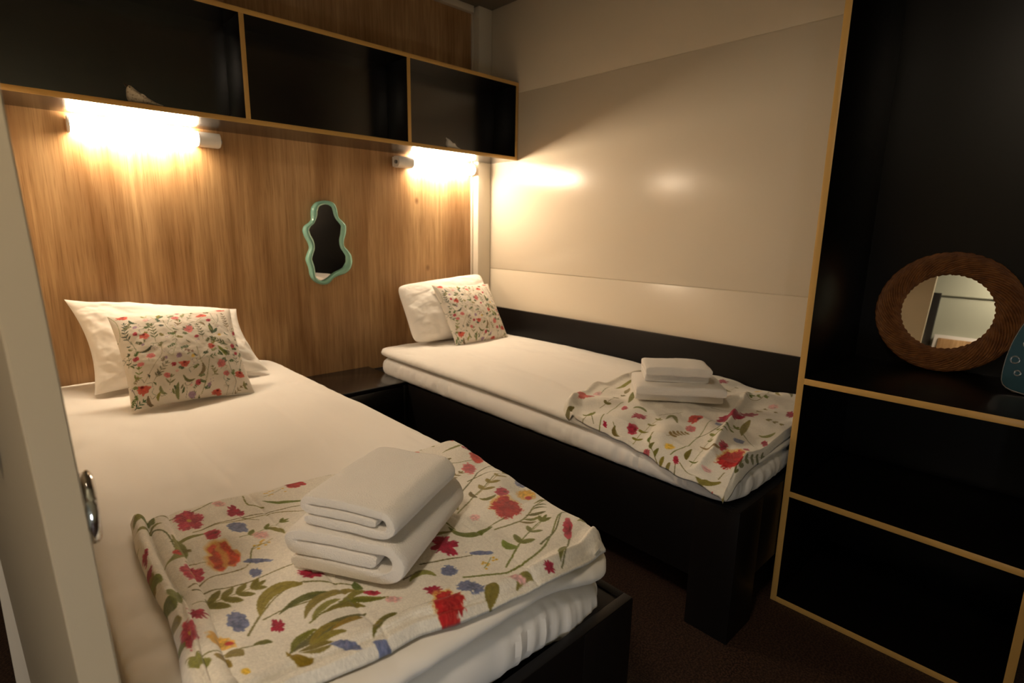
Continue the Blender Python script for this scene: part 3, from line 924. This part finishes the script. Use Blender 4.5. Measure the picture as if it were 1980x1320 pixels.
# ------------------------------------------------------------------ steam iron standing on its heel
def iron():
    z0 = .7437; cy = -2.523; xf = -.232
    t = thing('steam_iron', 'steam iron standing on its heel on the shelf beside the rattan mirror', 'iron', (xf+.05, cy, z0))
    pr = [(0, .245), (.012, .236), (.026, .215), (.040, .18), (.050, .14), (.056, .10), (.0585, .06), (.0575, .026), (.050, .014), (.03, .006), (0, .001)]
    half = resample(pr, 26, False, 1)
    out = np.vstack([half, half[::-1]*[-1, 1]])
    def ring(x, sc, dz=0): return [(x, cy+p[0]*sc, z0+.13+(p[1]-.13)*sc+dz) for p in out]
    sole = loft('soleplate', [ring(xf, .965), ring(xf-.0025, .95)], TEAL, t)
    loft('plate_rim', [ring(xf+.0105, .99), ring(xf+.010, 1.0), ring(xf+.002, 1.0), ring(xf+.0005, .985)], STEEL, sole)
    for (a, b, r) in ((-.0, .19, .006), (.026, .06, .0065), (-.026, .06, .0065), (.036, .095, .009), (-.036, .095, .009), (.02, .14, .006), (-.02, .14, .006), (0, .10, .006)):
        th = np.linspace(0, 2*np.pi, 20, endpoint=False)
        tube('steam_hole', [(xf-.0028, cy+a+r*math.cos(q), z0+b+r*1.05*math.sin(q)) for q in th], .0022, STEEL, sole, 8, True)
    loft('body', [ring(xf+.011, .97), ring(xf+.03, .95), ring(xf+.055, .86), ring(xf+.075, .68, -.012), ring(xf+.085, .5, -.03)], BLUEPL, t)
    box('heel', xf+.012, xf+.13, cy-.034, cy+.034, z0+.0005, z0+.022, BEIGEPL, t, .006)
    h = resample([(xf+.082, z0+.185), (xf+.10, z0+.205), (xf+.128, z0+.19), (xf+.135, z0+.14), (xf+.132, z0+.08), (xf+.118, z0+.02)], 30, False, 3)
    tube('handle', [(p[0], cy, p[1]) for p in h], .0125, BEIGEPL, t, 16)
    tube('steam_dial', [(xf+.075, cy, z0+.115), (xf+.097, cy, z0+.115)], .016, BEIGEPL, t, 20)
iron()

# ================================================================== beds
def smooth(a, b, x):
    q = np.clip((x-a)/(b-a), 0, 1); return q*q*(3-2*q)
def bed(label, x0, x1, group, rail):
    t = thing('bed', label, 'bed', ((x0+x1)/2, -1.02, 0), group)
    y0, y1, zt = -.004, (-2.039 if rail else -2.045), .413
    box('side_rail', x1-.022, x1, y1+.022, y0, .16, zt, BLACKBED, t)
    box('side_rail', x0, x0+.022, y1+.022, y0, .16, zt, BLACKBED, t)
    box('foot_board', x0, x1, y1, y1+.022, .16, zt, BLACKBED, t)
    box('head_board', x0+.022, x1-.022, y0-.022, y0, .16, zt, BLACKBED, t)
    box('slat_base', x0+.022, x1-.022, y1+.022, y0-.022, zt-(.04 if not rail else .03), zt-(.017 if not rail else .002), BLACKBED, t)
    L = .132; W = .156
    for xa in (x0, x1-W):
        for ya in (y1, y0-.5*L-.1):
            bm = bmesh.new(); add_box(bm, xa-.001 if xa == x0 else xa, xa+W+(.001 if xa != x0 else 0), ya-.001, ya+L, 0, .17 if False else zt-.003, .002)
            bm_mesh('leg', bm, BLACKBED, t)
    if rail:
        p = box('wall_panel', -.0215, -.0015, y1, -.056, .30, .702, BLACKBED, base=(-.01, -1.05, .5))
        tag(p, 'long dark panel fixed to the cream wall beside the bed', 'wall panel')
    return t
GB = 'low black single beds'
bed('low black bed frame nearest the door leaf, closest to the camera', -2.13, -1.3262, GB, False)
bed('low black bed frame along the cream wall, ending at the tall shelf unit', -.8138, -.0235, GB, True)

def slab(name, x0, x1, y0, y1, zc, T, n, mat_, res, wr, seed, label, cat, group, warp=None, side=0.0, creases=(), base=None, hang=0):
    """a soft slab; returns its top surface as a function of x, y"""
    cx, cy, hx, hy = (x0+x1)/2, (y0+y1)/2, (x1-x0)/2, (y1-y0)/2
    def prof(x, y):
        u = np.clip(np.abs(x-cx)/abs(hx), 0, 1); v = np.clip(np.abs(y-cy)/abs(hy), 0, 1)
        return np.sqrt(np.clip(1-u**n, 0, 1)*np.clip(1-v**(n*abs(hy)/abs(hx)), 0, 1))
    def top(x, y):
        z = zc+T*prof(x, y)+wr*(fbm(x*4.2, y*3.1, seed, 3)+.45*np.abs(fbm(x*9, y*5+3*fbm(x*2, y*2, seed+5, 2), seed+3, 3))+.16*fbm(x*17+2*fbm(x*3, y*3, seed+8, 2), y*11, seed+6, 3))*prof(x, y)
        for (kind, c, s) in creases:
            q = (x if kind == 'x' else y)-c-.012*fbm(x*2, y*2, seed+11, 2)
            z = z-s*np.exp(-(q/.0035)**2)*prof(x, y)
        return z if warp is None else z-warp(x, y)
    nx, ny = res
    su = np.sin(np.linspace(-np.pi/2, np.pi/2, nx)); sv = np.sin(np.linspace(-np.pi/2, np.pi/2, ny))
    su = .55*su+.45*np.sign(su)*np.abs(su)**.35; sv = .5*sv+.5*np.sign(sv)*np.abs(sv)**.35
    X, Y = np.meshgrid(cx+abs(hx)*su, cy+abs(hy)*sv, indexing='ij')
    X0, Y0 = X, Y                                      # rounded corners in plan
    kc = np.abs((X-cx)/hx)**9*np.abs((Y-cy)/hy)**22
    X = X-np.sign(X-cx)*.034*kc; Y = Y-np.sign(Y-cy)*.034*kc
    # ripples where the cloth hangs at the sides
    e = 1-prof(X0, Y0)
    rip = side*(1.5*fbm(X*26, Y*26, seed+21, 3)+.35*np.sin(118*(X+Y)+12*fbm(X*6, Y*6, seed+4, 2)))
    Zt = top(X0, Y0)
    p = prof(X0, Y0); Zb = zc-T*np.minimum(1, p) - (0 if warp is None else warp(X, Y))
    if hang: Zb = Zb-hang*smooth(x0+.019, x0+.008, X)
    dx = np.sign(X-cx)*rip*e**.5*(np.abs(X-cx) > abs(hx)*.9); dy = np.sign(Y-cy)*rip*e**.5*(np.abs(Y-cy) > abs(hy)*.9)
    A = np.stack([X+dx, Y+dy, Zt], -1).reshape(-1, 3); B = np.stack([X+dx, Y+dy, Zb], -1).reshape(-1, 3)
    F = grid_faces(nx, ny)
    bm = bmesh.new()
    va = [bm.verts.new(q) for q in A]
    I = np.arange(nx*ny).reshape(nx, ny); edge = np.zeros((nx, ny), bool); edge[0] = edge[-1] = True; edge[:, 0] = edge[:, -1] = True
    vb = [va[k] if edge.ravel()[k] else bm.verts.new(B[k]) for k in range(nx*ny)]
    for f in F:
        bm.faces.new([va[k] for k in f]); bm.faces.new([vb[k] for k in f[::-1]])
    o = bm_mesh(name, bm, mat_, None, True, base or (cx, cy, zc-T))
    tag(o, label, cat, group)
    return o, top

GM, GD = 'mattresses on the black beds', 'white duvets on the beds'
sagL = lambda x, y: .055*smooth(-1.60, -1.36, x)*smooth(-1.45, -2.02, y)
slab('mattress', -2.106, -1.349, -.03, -2.0215, .4525, .0545, 30, SHEET, (140, 260), .002, 3, 'white sheeted mattress on the bed frame nearest the door', 'mattress', GM, lambda x, y: sagL(x, y), .008)
_, TOPL = slab('duvet', -2.146, -1.330, -.022, -2.028, .5395, .0305, 13, LINEN, (170, 330), .012, 7, 'white duvet spread over the bed nearest the door, foot end close to the camera', 'duvet', GD, sagL, .0015,
     (('y', -.80, .0026), ('y', -1.13, .0026), ('x', -1.87, .0024), ('x', -1.60, .0022)), hang=.12)
slab('mattress', -.838, -.026, -.13, -2.030, .462, .0465, 22, SHEET, (140, 260), .002, 13, 'white sheeted mattress on the bed frame along the cream wall', 'mattress', GM, None, .007)
sagR = lambda x, y: .020*smooth(-1.0, -1.9, y)
_, TOPR = slab('duvet', -.846, -.024, -.125, -2.026, .538, .028, 12, LINEN, (170, 330), .012, 17, 'white duvet spread over the bed along the cream wall', 'duvet', GD, sagR, .002,
     (('y', -.9, .001), ('x', -.45, .001)))

# ------------------------------------------------------------------ bedside cabinet between the beds
def cabinet():
    t = thing('bedside_cabinet', 'low black bedside cabinet between the heads of the two beds', 'cabinet', (-1.07, -.19, 0))
    x0, x1 = -1.3245, -.816
    box('top_board', x0, x1, -.386, -.002, .4105, .4285, BLACK, t)
    for x in (x0, x1-.018): box('side_panel', x, x+.018, -.382, -.002, 0, .4105, BLACK, t)
    box('back_panel', x0+.018, x1-.018, -.014, -.003, .02, .4105, BLACK, t)
    box('bottom_board', x0+.018, x1-.018, -.38, -.014, .04, .058, BLACK, t)
    box('drawer_front', x0+.02, x1-.02, -.382, -.364, .062, .405, BLACK, t)
cabinet()

# ================================================================== pillows and cushions
def pillow(name, corners, T, mat_, label, cat, group, n=110, pinch=.05, ears=1.0, wr=.01, seed=1, pat=None, sagz=0, p=2.2, q=.62, crn=0):
    BL, BR, TL, TR = (np.array(c, float) for c in corners)
    nrm = np.cross(BR-BL, TL-BL); nrm /= np.linalg.norm(nrm)
    s = np.sin(np.linspace(-np.pi/2, np.pi/2, n))
    U, V = np.meshgrid(s, s, indexing='ij')
    uu = U*(1-pinch*(1-V**2)*np.abs(U)**4); vv = V*(1-pinch*(1-U**2)*np.abs(V)**4)
    kc = 1-crn*np.abs(U*V)**7
    uu = uu*kc; vv = vv*kc
    a, b = ((uu+1)/2)[..., None], ((vv+1)/2)[..., None]
    C = (BL*(1-a)+BR*a)*(1-b)+(TL*(1-a)+TR*a)*b
    h = ((1-np.abs(U)**p)*(1-np.abs(V)**p))**q
    # creases running in from the corners and along the seams
    r = np.abs(fbm(U*2.2+V*1.3, V*2.2-U*1.1, seed, 4)); r2 = fbm(U*5+2*V, V*1.6, seed+9, 3)
    w = wr*(1.3*r+.5*r2)*(1-h**3*.4)*np.minimum(1, h*2.5)
    A = C+nrm*(T*h+w)[..., None]; B = C-nrm*(T*h)[..., None]*.9
    k = sagz*(1-smooth(-1, -.2, V))*h
    A[..., 2] -= k
    bm = bmesh.new(); N = n*n
    va = [bm.verts.new(x) for x in A.reshape(-1, 3)]
    edge = np.zeros((n, n), bool); edge[0] = edge[-1] = True; edge[:, 0] = edge[:, -1] = True; er = edge.ravel()
    vb = [va[i] if er[i] else bm.verts.new(x) for i, x in enumerate(B.reshape(-1, 3))]
    for f in grid_faces(n, n):
        bm.faces.new([va[i] for i in f]); bm.faces.new([vb[i] for i in f[::-1]])
    base = (BL+BR)/2
    o = bm_mesh(name, bm, mat_, None, True, tuple(base))
    tag(o, label, cat, group)
    if pat is not None:
        px, py = (uu+1)*170, (vv+1)*170
        c = pat.sample(px, py).reshape(-1, 3)
        bk = pat.sample(340-px, py).reshape(-1, 3)
        set_print(o, np.vstack([c, bk[~er]]))
    return o
GP, GC = 'white pillows at the heads of the beds', 'flowered cushions'
pillow('pillow', [(-2.02, -.355, .588), (-1.455, -.365, .584), (-2.045, -.075, .886), (-1.475, -.085, .805)], .088, LINEN,
       'white pillow against the wooden wall on the bed nearest the door', 'pillow', GP, 120, .10, wr=.014, seed=4)
pillow('pillow', [(-.70, -.275, .580), (-.135, -.275, .574), (-.685, -.085, .862), (-.100, -.088, .906)], .085, LINEN,
       'white pillow in the room corner on the bed along the cream wall', 'pillow', GP, 120, .03, wr=.012, seed=14, p=2.6, q=.58, crn=.07)
CUSH = Print(0, 0, 340, 340, 2.0, (232, 224, 212), [(98, 114, 76), (116, 124, 88), (140, 144, 84), (88, 104, 82), (142, 136, 102)], 3)
CUSH.wash = .24
CUSH.scatter((5, 335, 5, 335), 150, 8, .30, True)
CUSH.draw(MOTIF_CUSHION, .5)
pillow('cushion', [(-1.955, -.60, .580), (-1.592, -.615, .576), (-1.958, -.36, .850), (-1.578, -.36, .846)], .058, COTTON,
       'square flowered cushion leaning on the pillow of the bed nearest the door', 'cushion', GC, 300, .055, wr=.006, seed=5, pat=CUSH)
pillow('cushion', [(-.507, -.375, .560), (-.142, -.385, .555), (-.536, -.20, .866), (-.142, -.20, .852)], .055, COTTON,
       'square flowered cushion on the bed along the cream wall, in front of the corner pillow', 'cushion', GC, 240, .05, wr=.006, seed=6, pat=CUSH)

# ================================================================== fleece blankets
GREENS = [(126, 122, 46), (138, 132, 56), (114, 114, 50), (144, 138, 72)]
def coons(top, bottom, left, right, n, m):
    """top, bottom: west to east; left, right: head to foot. returns X, Y, s, t"""
    T, B = resample(top, n, False, 3), resample(bottom, n, False, 3)
    L, R = resample(left, m, False, 3), resample(right, m, False, 3)
    L = L+np.linspace(T[0]-L[0], B[0]-L[-1], m); R = R+np.linspace(T[-1]-R[0], B[-1]-R[-1], m)
    s = np.linspace(0, 1, n)[:, None, None]; t = np.linspace(0, 1, m)[None, :, None]
    P = (1-t)*T[:, None]+t*B[:, None]+(1-s)*L[None]+s*R[None]-((1-s)*(1-t)*T[0]+s*(1-t)*T[-1]+(1-s)*t*B[0]+s*t*B[-1])
    return P[..., 0], P[..., 1], s[..., 0]+0*t[..., 0], t[..., 0]+0*s[..., 0]
def blanket_mesh(X, Y, Z, mat_, label, group, PX, PY, pr, thick=.006):
    n, m = X.shape
    V = np.stack([X, Y, Z], -1)
    # underside a few millimetres below, closed round the hem
    B = V.copy(); B[..., 2] -= thick
    i = np.arange(n*m).reshape(n, m)
    loop = np.concatenate([i[:, 0], i[-1, 1:], i[-2::-1, -1], i[0, -2:0:-1]])
    F = grid_faces(n, m); k = len(loop)
    S2 = np.stack([loop, loop+n*m, np.roll(loop, -1)+n*m, np.roll(loop, -1)], 1)
    FF = np.vstack([F, F[:, ::-1]+n*m, S2])
    base = (X.mean(), Y.mean(), Z.min())
    me = bpy.data.meshes.new('blanket')
    W = np.vstack([V.reshape(-1, 3), B.reshape(-1, 3)])-np.array(base)
    me.vertices.add(len(W)); me.vertices.foreach_set('co', W.astype(np.float32).ravel())
    me.loops.add(FF.size); me.loops.foreach_set('vertex_index', FF.astype(np.int32).ravel())
    me.polygons.add(len(FF)); me.polygons.foreach_set('loop_start', (np.arange(len(FF))*4).astype(np.int32))
    me.update(calc_edges=True)
    o = link_mesh('blanket', me, mat_, None, True); o.location = base
    tag(o, label, 'blanket', group)
    c = pr.sample(PX, PY).reshape(-1, 3)
    set_print(o, np.vstack([c, c]))
    return o
GK = 'flowered fleece blankets across the foot ends'

def blanket_left():
    top = [(-2.079, -1.392), (-2.039, -1.412), (-1.921, -1.414), (-1.739, -1.431), (-1.519, -1.452), (-1.335, -1.447)]
    bot = [(-2.105, -1.985), (-1.99, -1.982), (-1.938, -1.992), (-1.877, -2.000), (-1.821, -2.002), (-1.766, -2.019), (-1.692, -2.027), (-1.605, -2.035), (-1.5, -2.049), (-1.425, -2.052)]
    lef = [(-2.079, -1.392), (-2.088, -1.501), (-2.089, -1.627), (-2.086, -1.741), (-2.091, -1.818), (-2.099, -1.881), (-2.105, -1.985)]
    rig = [(-1.335, -1.447), (-1.345, -1.53), (-1.353, -1.64), (-1.372, -1.76), (-1.378, -1.84), (-1.402, -1.957), (-1.425, -2.052)]
    n, m = 560, 460
    X, Y, s, t = coons(top, bot, lef, rig, n, m)
    PX, PY = X*1000, Y*1000
    w, h = .75, .62
    dl, dr, dt, db = s*w, (1-s)*w, t*h, (1-t)*h
    d = 1.25*sagL(X, Y)
    x, y = X+1.05*d, Y+.95*d
    z = TOPL(np.clip(X, -2.10, -1.355), np.clip(Y, -2.0, -.1))+sagL(np.clip(X, -2.10, -1.355), np.clip(Y, -2.0, -.1))-d
    zb_ = z.copy()
    f = .014                                          # two layers of fleece
    z = z+f*(.35+.65*(smooth(0, .012, dt)*smooth(0, .014, dr)*smooth(0, .008, db)))
    # rolled double edge on the window side
    hump = lambda d_, c_, r_: np.sqrt(np.clip(1-((d_-c_)/r_)**2, 0, 1))
    wv = .006*np.sin(5*t+.6)+.004*fbm(t*6, 0*t, 36, 2)
    z = z+.019*hump(dl, .013, .0135)+.016*hump(dl-wv, .042, .0165)*smooth(0, .05, t)-.008*(1-smooth(0, .010, dl))
    z = z+.004*np.exp(-((dl-.075-wv)/.02)**2)
    # foot hem: lower layer showing past the upper one
    hem = .018+.007*np.sin(5*s+1)
    z = z+.007*hump(db, hem*.5, hem*.55)+.008*hump(db-hem, .010, .0115)-.004*smooth(.004, -.004, db-hem)
    z = z-.02*smooth(.03, 0, db)*smooth(.35, .8, s)
    # soft creases
    z = z+.008*fbm(X*6, Y*6, 31, 3)+.006*np.abs(fbm(X*3+Y*5, Y*9-X*4, 33, 3))
    z = z+.012*np.exp(-((dl-.11-.10*t)/.03)**2)*np.exp(-((t-.25)/.18)**2)
    z = z+.010*np.exp(-((dr-.05)/.03)**2)*np.sin(18*t)*smooth(.15, .4, t)
    # turned-up corner by the floor side
    z = z+.022*np.exp(-((s-.97)/.06)**2-((t-.93)/.10)**2)
    ex = z-zb_; z = zb_+.5*(ex+np.sqrt(ex*ex+.00006))+.004
    pr = Print(-2150, -2110, 880, 790, 1.35, (240, 234, 222), GREENS, 1)
    pr.scatter((-2150, -2070, -2100, -1380), 7, 5, .8)
    pr.draw(MOTIF_LEFT, .88); pr.pile = .08
    o = blanket_mesh(x, y, z, FLEECE, 'flowered fleece blanket across the foot of the bed nearest the camera', GK, PX, PY, pr)
    i, j = int(.955*n), m-6
    p = np.array([x[i, j], y[i, j], z[i, j]])
    a, b = np.array([.022, .004, .002]), np.array([.006, .016, -.026])
    q = p+np.array([0, -.010, .004])
    ring = [[q+n_*np.array([0, -.0008, .0004])-a*.5, q+n_*np.array([0, -.0008, .0004])+a*.5, q+n_*np.array([0, -.0008, .0004])+a*.5+b, q+n_*np.array([0, -.0008, .0004])-a*.5+b] for n_ in (0, 1)]
    tagp = loft('care_tag', ring, TAGC, o); tagp['label'] = 'small white care tag at the corner'
    return lambda xx, yy: TOPL(xx, yy)
blanket_left()

def blanket_right():
    top = [(-.914, -1.492), (-.85, -1.425), (-.779, -1.386), (-.634, -1.338), (-.467, -1.334), (-.339, -1.345), (-.034, -1.338)]
    bot = [(-1.053, -2.110), (-.985, -2.118), (-.88, -2.105), (-.72, -2.070), (-.59, -2.050), (-.33, -2.028), (-.18, -2.025), (-.034, -2.020)]
    lef = [(-.914, -1.492), (-.931, -1.662), (-.973, -1.835), (-1.025, -1.951), (-1.036, -2.047), (-1.053, -2.110)]
    rig = [(-.034, -1.338), (-.034, -2.020)]
    n, m = 480, 400
    X, Y, s, t = coons(top, bot, lef, rig, n, m)
    PX, PY = X*1000, Y*1000
    w, h = .95, .68
    dl, dr, dt, db = s*w, (1-s)*w, t*h, (1-t)*h
    o = np.clip(-.81-X, 0, .3)
    x = np.where(X < -.81, -.81-.17*o-.03*(1-np.exp(-o/.05)), X); y = Y+.37*o
    of = np.clip(-2.018-y, 0, .2)
    y = np.maximum(y, -2.018-.15*of)
    xs, ys = np.clip(x, -.80, -.05), np.clip(y, -1.98, -.1)
    z = TOPR(xs, ys)
    zb_ = z.copy()
    z = z+.010*(.35+.65*smooth(0, .012, dt)*smooth(0, .010, db))
    # folds fanning out to the free corner
    wgt = smooth(0, .08, dl)*smooth(0, .05, db)
    z = z+.012*np.abs(fbm(X*5+Y*2, Y*7-X*3, 41, 3))+.010*fbm(X*6, Y*6, 43, 3)
    a = np.arctan2(Y+1.62, X+.55)
    r = np.hypot(Y+1.62, X+.55)
    z = z+.010*np.sin(9*a+4*fbm(X*3, Y*3, 45, 2))*smooth(.1, .3, r)*wgt
    # a long ridge towards the foot corner
    q = (X+.95)*.55+(Y+2.06)*-.83
    k = (Y+2.0)-.27*(X+.95)
    z = z+.020*np.exp(-((k-.02)/.012)**2)*smooth(-1.0, -.86, X)*smooth(-.15, -.4, X)
    z = z+.012*np.exp(-((dt-.02)/.015)**2)
    z = z+.010*np.exp(-((dl-.02)/.018)**2)*np.sin(20*t)**2
    ex = z-zb_; z = zb_+.5*(ex+np.sqrt(ex*ex+.00006))+.007*smooth(0, .02, np.minimum(db, dt))
    z = z-.35*np.maximum(0, o-.010)-.55*of
    pr = Print(-1080, -2150, 1060, 860, 1.1, (240, 234, 222), GREENS, 2)
    pr.scatter((-1060, -60, -2140, -2060), 6, 9, .7)
    pr.draw(MOTIF_RIGHT, 1.2); pr.pile = .06
    blanket_mesh(x, y, z, FLEECE, 'flowered fleece blanket bunched at the foot of the bed along the cream wall', GK, PX, PY, pr)
blanket_right()

# ================================================================== folded towels
def towel(label, group, org, ang_w, w, L, h, layers, seed, z0, slack=.0):
    """cross-section w wide and h high (one strip folded over itself), drawn out L along ang_w - 90 degrees"""
    aw = math.radians(ang_w); ew = np.array([math.cos(aw), math.sin(aw), 0]); el = np.array([math.sin(aw), -math.cos(aw), 0])
    t_ = h/layers
    path = []
    r = t_/2
    zz = [t_*(k+.5) for k in range(layers)]
    # start low at the far end, run back and forth; the outer layer wraps the near end down to the bottom
    def line(s0, s1, z, k=16): return [(s, z) for s in np.linspace(s0, s1, k)]
    def turn(s, za, zb, sg, k=9):
        c = (za+zb)/2; R = (zb-za)/2
        return [(s+sg*abs(R)*.9*math.sin(q), c-R*math.cos(q)) for q in np.linspace(0, np.pi, k)[1:-1]]
    if layers == 3:
        path = line(w*.93, r, zz[0]) + turn(r, zz[0], zz[1], -1) if False else []
        path = line(w-r*.6, t_*.55, zz[0]*.98) + line(t_*.5, t_*.45, zz[0]*1.02, 2)
        path = [(w-t_*.2, zz[1]*1.0)] and (line(.06*w, w-1.55*t_, zz[0]) )
        # bottom layer (free end at w side), far fold, inner layer, then the outer layer over the top and down the near side
        path = line(t_*1.7, w-t_*.9, zz[1], 18)[::-1]
        path = line(w-1.6*t_, .9*t_, zz[1], 18) + turn(.9*t_, zz[1], zz[2], -1, 11) + line(.9*t_, w-1.05*t_, zz[2], 18) + turn(w-1.05*t_, zz[2], zz[0], 1, 17) + line(w-1.05*t_, .55*t_, zz[0], 18)
    else:
        path = line(w-1.5*t_, .5*t_, zz[0], 18) + turn(.5*t_, zz[0], zz[1], -1, 11) + line(.5*t_, w-.4*t_, zz[1], 18)
    P = np.array(path); n = len(P)
    P = resample(P, 130, False, 3); n = len(P)
    tg = np.gradient(P, axis=0); tg /= np.linalg.norm(tg, axis=1)[:, None]; nr = np.stack([-tg[:, 1], tg[:, 0]], 1)
    half = t_*.485*np.ones(n); half[0] *= .5; half[-1] *= .5; half[1] *= .85; half[-2] *= .85
    m = 54; rings = []
    ls = .5-.5*np.cos(np.linspace(0, np.pi, m))
    for l in ls:
        e = min(l, 1-l)*L
        k = .72+.28*min(1, (e/.010))**.5
        off = .0022*vn(P[:, 0]*30+seed*9, np.full(n, l*3), seed)*1.0
        sec = []
        for sg in (1, -1):
            q = P+nr*(half*k*sg)[:, None]
            q[:, 1] += off
            sec.append(q if sg > 0 else q[::-1])
        q = np.vstack(sec)
        q[:, 1] = np.maximum(q[:, 1], .0005)
        # loose layers: a little sag and shift along the length
        lay = np.clip(q[:, 1]/h, 0, 1)
        ll = l*L+(.006*vn(lay*3.3+seed, np.full(len(q), seed*.7), 5))*(1 if l < .5 else -1)*(abs(l-.5)*2)**6
        wob = .0025*fbm(q[:, 0]*14+seed, np.full(len(q), l*5.), seed+3, 3)
        droop = -.10*h*lay*(np.abs(q[:, 0]/w-.5)*2)**4-.05*h*lay*(abs(l-.5)*2)**4
        pos = np.array([org[0], org[1], z0])+q[:, :1]*ew+ll[:, None]*el*1.0
        pos[:, 2] = z0+np.maximum(.0003, q[:, 1]+droop+wob*lay*1.6)
        rings.append(pos)
    o = loft('towel', rings, TERRY, None, True, True, (*(np.array(org)+(ew*w/2+el*L/2)[:2]), z0))
    tag(o, label, 'towel', group)
GT = 'folded white towels on the blankets'
zl = .600
# on the bed nearest the camera: org is the end with the double fold (camera right), the width runs to the left
def flipw(org, ang, w): return org
def towel_at(label, near, ang_w, w, L, h, layers, seed, z0):
    """near: the corner closest to the camera; width runs along ang_w from it, length to the right of that"""
    a = math.radians(ang_w); e = np.array([math.cos(a), math.sin(a)])
    org = np.array(near)+e*w                       # the path starts at the rounded far end
    aw = ang_w+180
    ew = -e; el = np.array([-e[1], e[0]])
    # length must run away from the camera
    towel2(label, org, ew, np.array([e[1], -e[0]]), w, L, h, layers, seed, z0)
def towel2(label, org, ew2, el2, w, L, h, layers, seed, z0):
    ang = math.degrees(math.atan2(ew2[1], ew2[0]))
    a = math.radians(ang); el = np.array([math.sin(a), -math.cos(a)])
    if el @ el2 < 0: org = np.array(org)+el2*L
    towel(label, GT, org, ang, w, L, h, layers, seed, z0)
towel_at('large folded white towel lying on the blanket of the bed nearest the camera', (-1.806, -1.928), 121, .215, .265, .080, 3, 2, zl)
towel_at('smaller folded white towel on top of the stack nearest the camera', (-1.812, -1.918), 118, .175, .225, .056, 3, 5, zl+.078)
zr = .583
towel_at('large folded white towel lying on the blanket of the bed along the cream wall', (-.672, -1.597), 39, .235, .295, .066, 2, 8, zr)
towel_at('smaller folded white towel on top of the stack by the cream wall', (-.640, -1.610), 39, .185, .215, .064, 2, 11, zr+.065)

# ================================================================== hall
def add_ceiling_fill():  # added fill panel out of view, brightens the beds' near ends
    t = thing('ceiling_fill_light', 'square white fill light added on the hall ceiling above the camera', 'lamp', (-2.66, -2.45, ZC))
    box('frame', -2.80, -2.52, -2.59, -2.31, ZC-.012, ZC-.0005, WHITEPL, t)
    box('diffuser', -2.785, -2.535, -2.575, -2.325, ZC-.0135, ZC-.012, TOPFILLGLOW, t, 0)
add_ceiling_fill()
def low_fill_light():  # added low fill out of view, cool light for bed foot and door leaf
    t = thing('low_fill_light', 'low white fill light added on the hall wall behind the camera', 'lamp', (-2.62, HY, .36))
    box('housing', -2.76, -2.48, HY+.0005, HY+.02, .26, .46, WHITEPL, t, .004)
    box('diffuser', -2.74, -2.50, HY+.02, HY+.024, .28, .44, LOWFILLGLOW, t, .002)
low_fill_light()
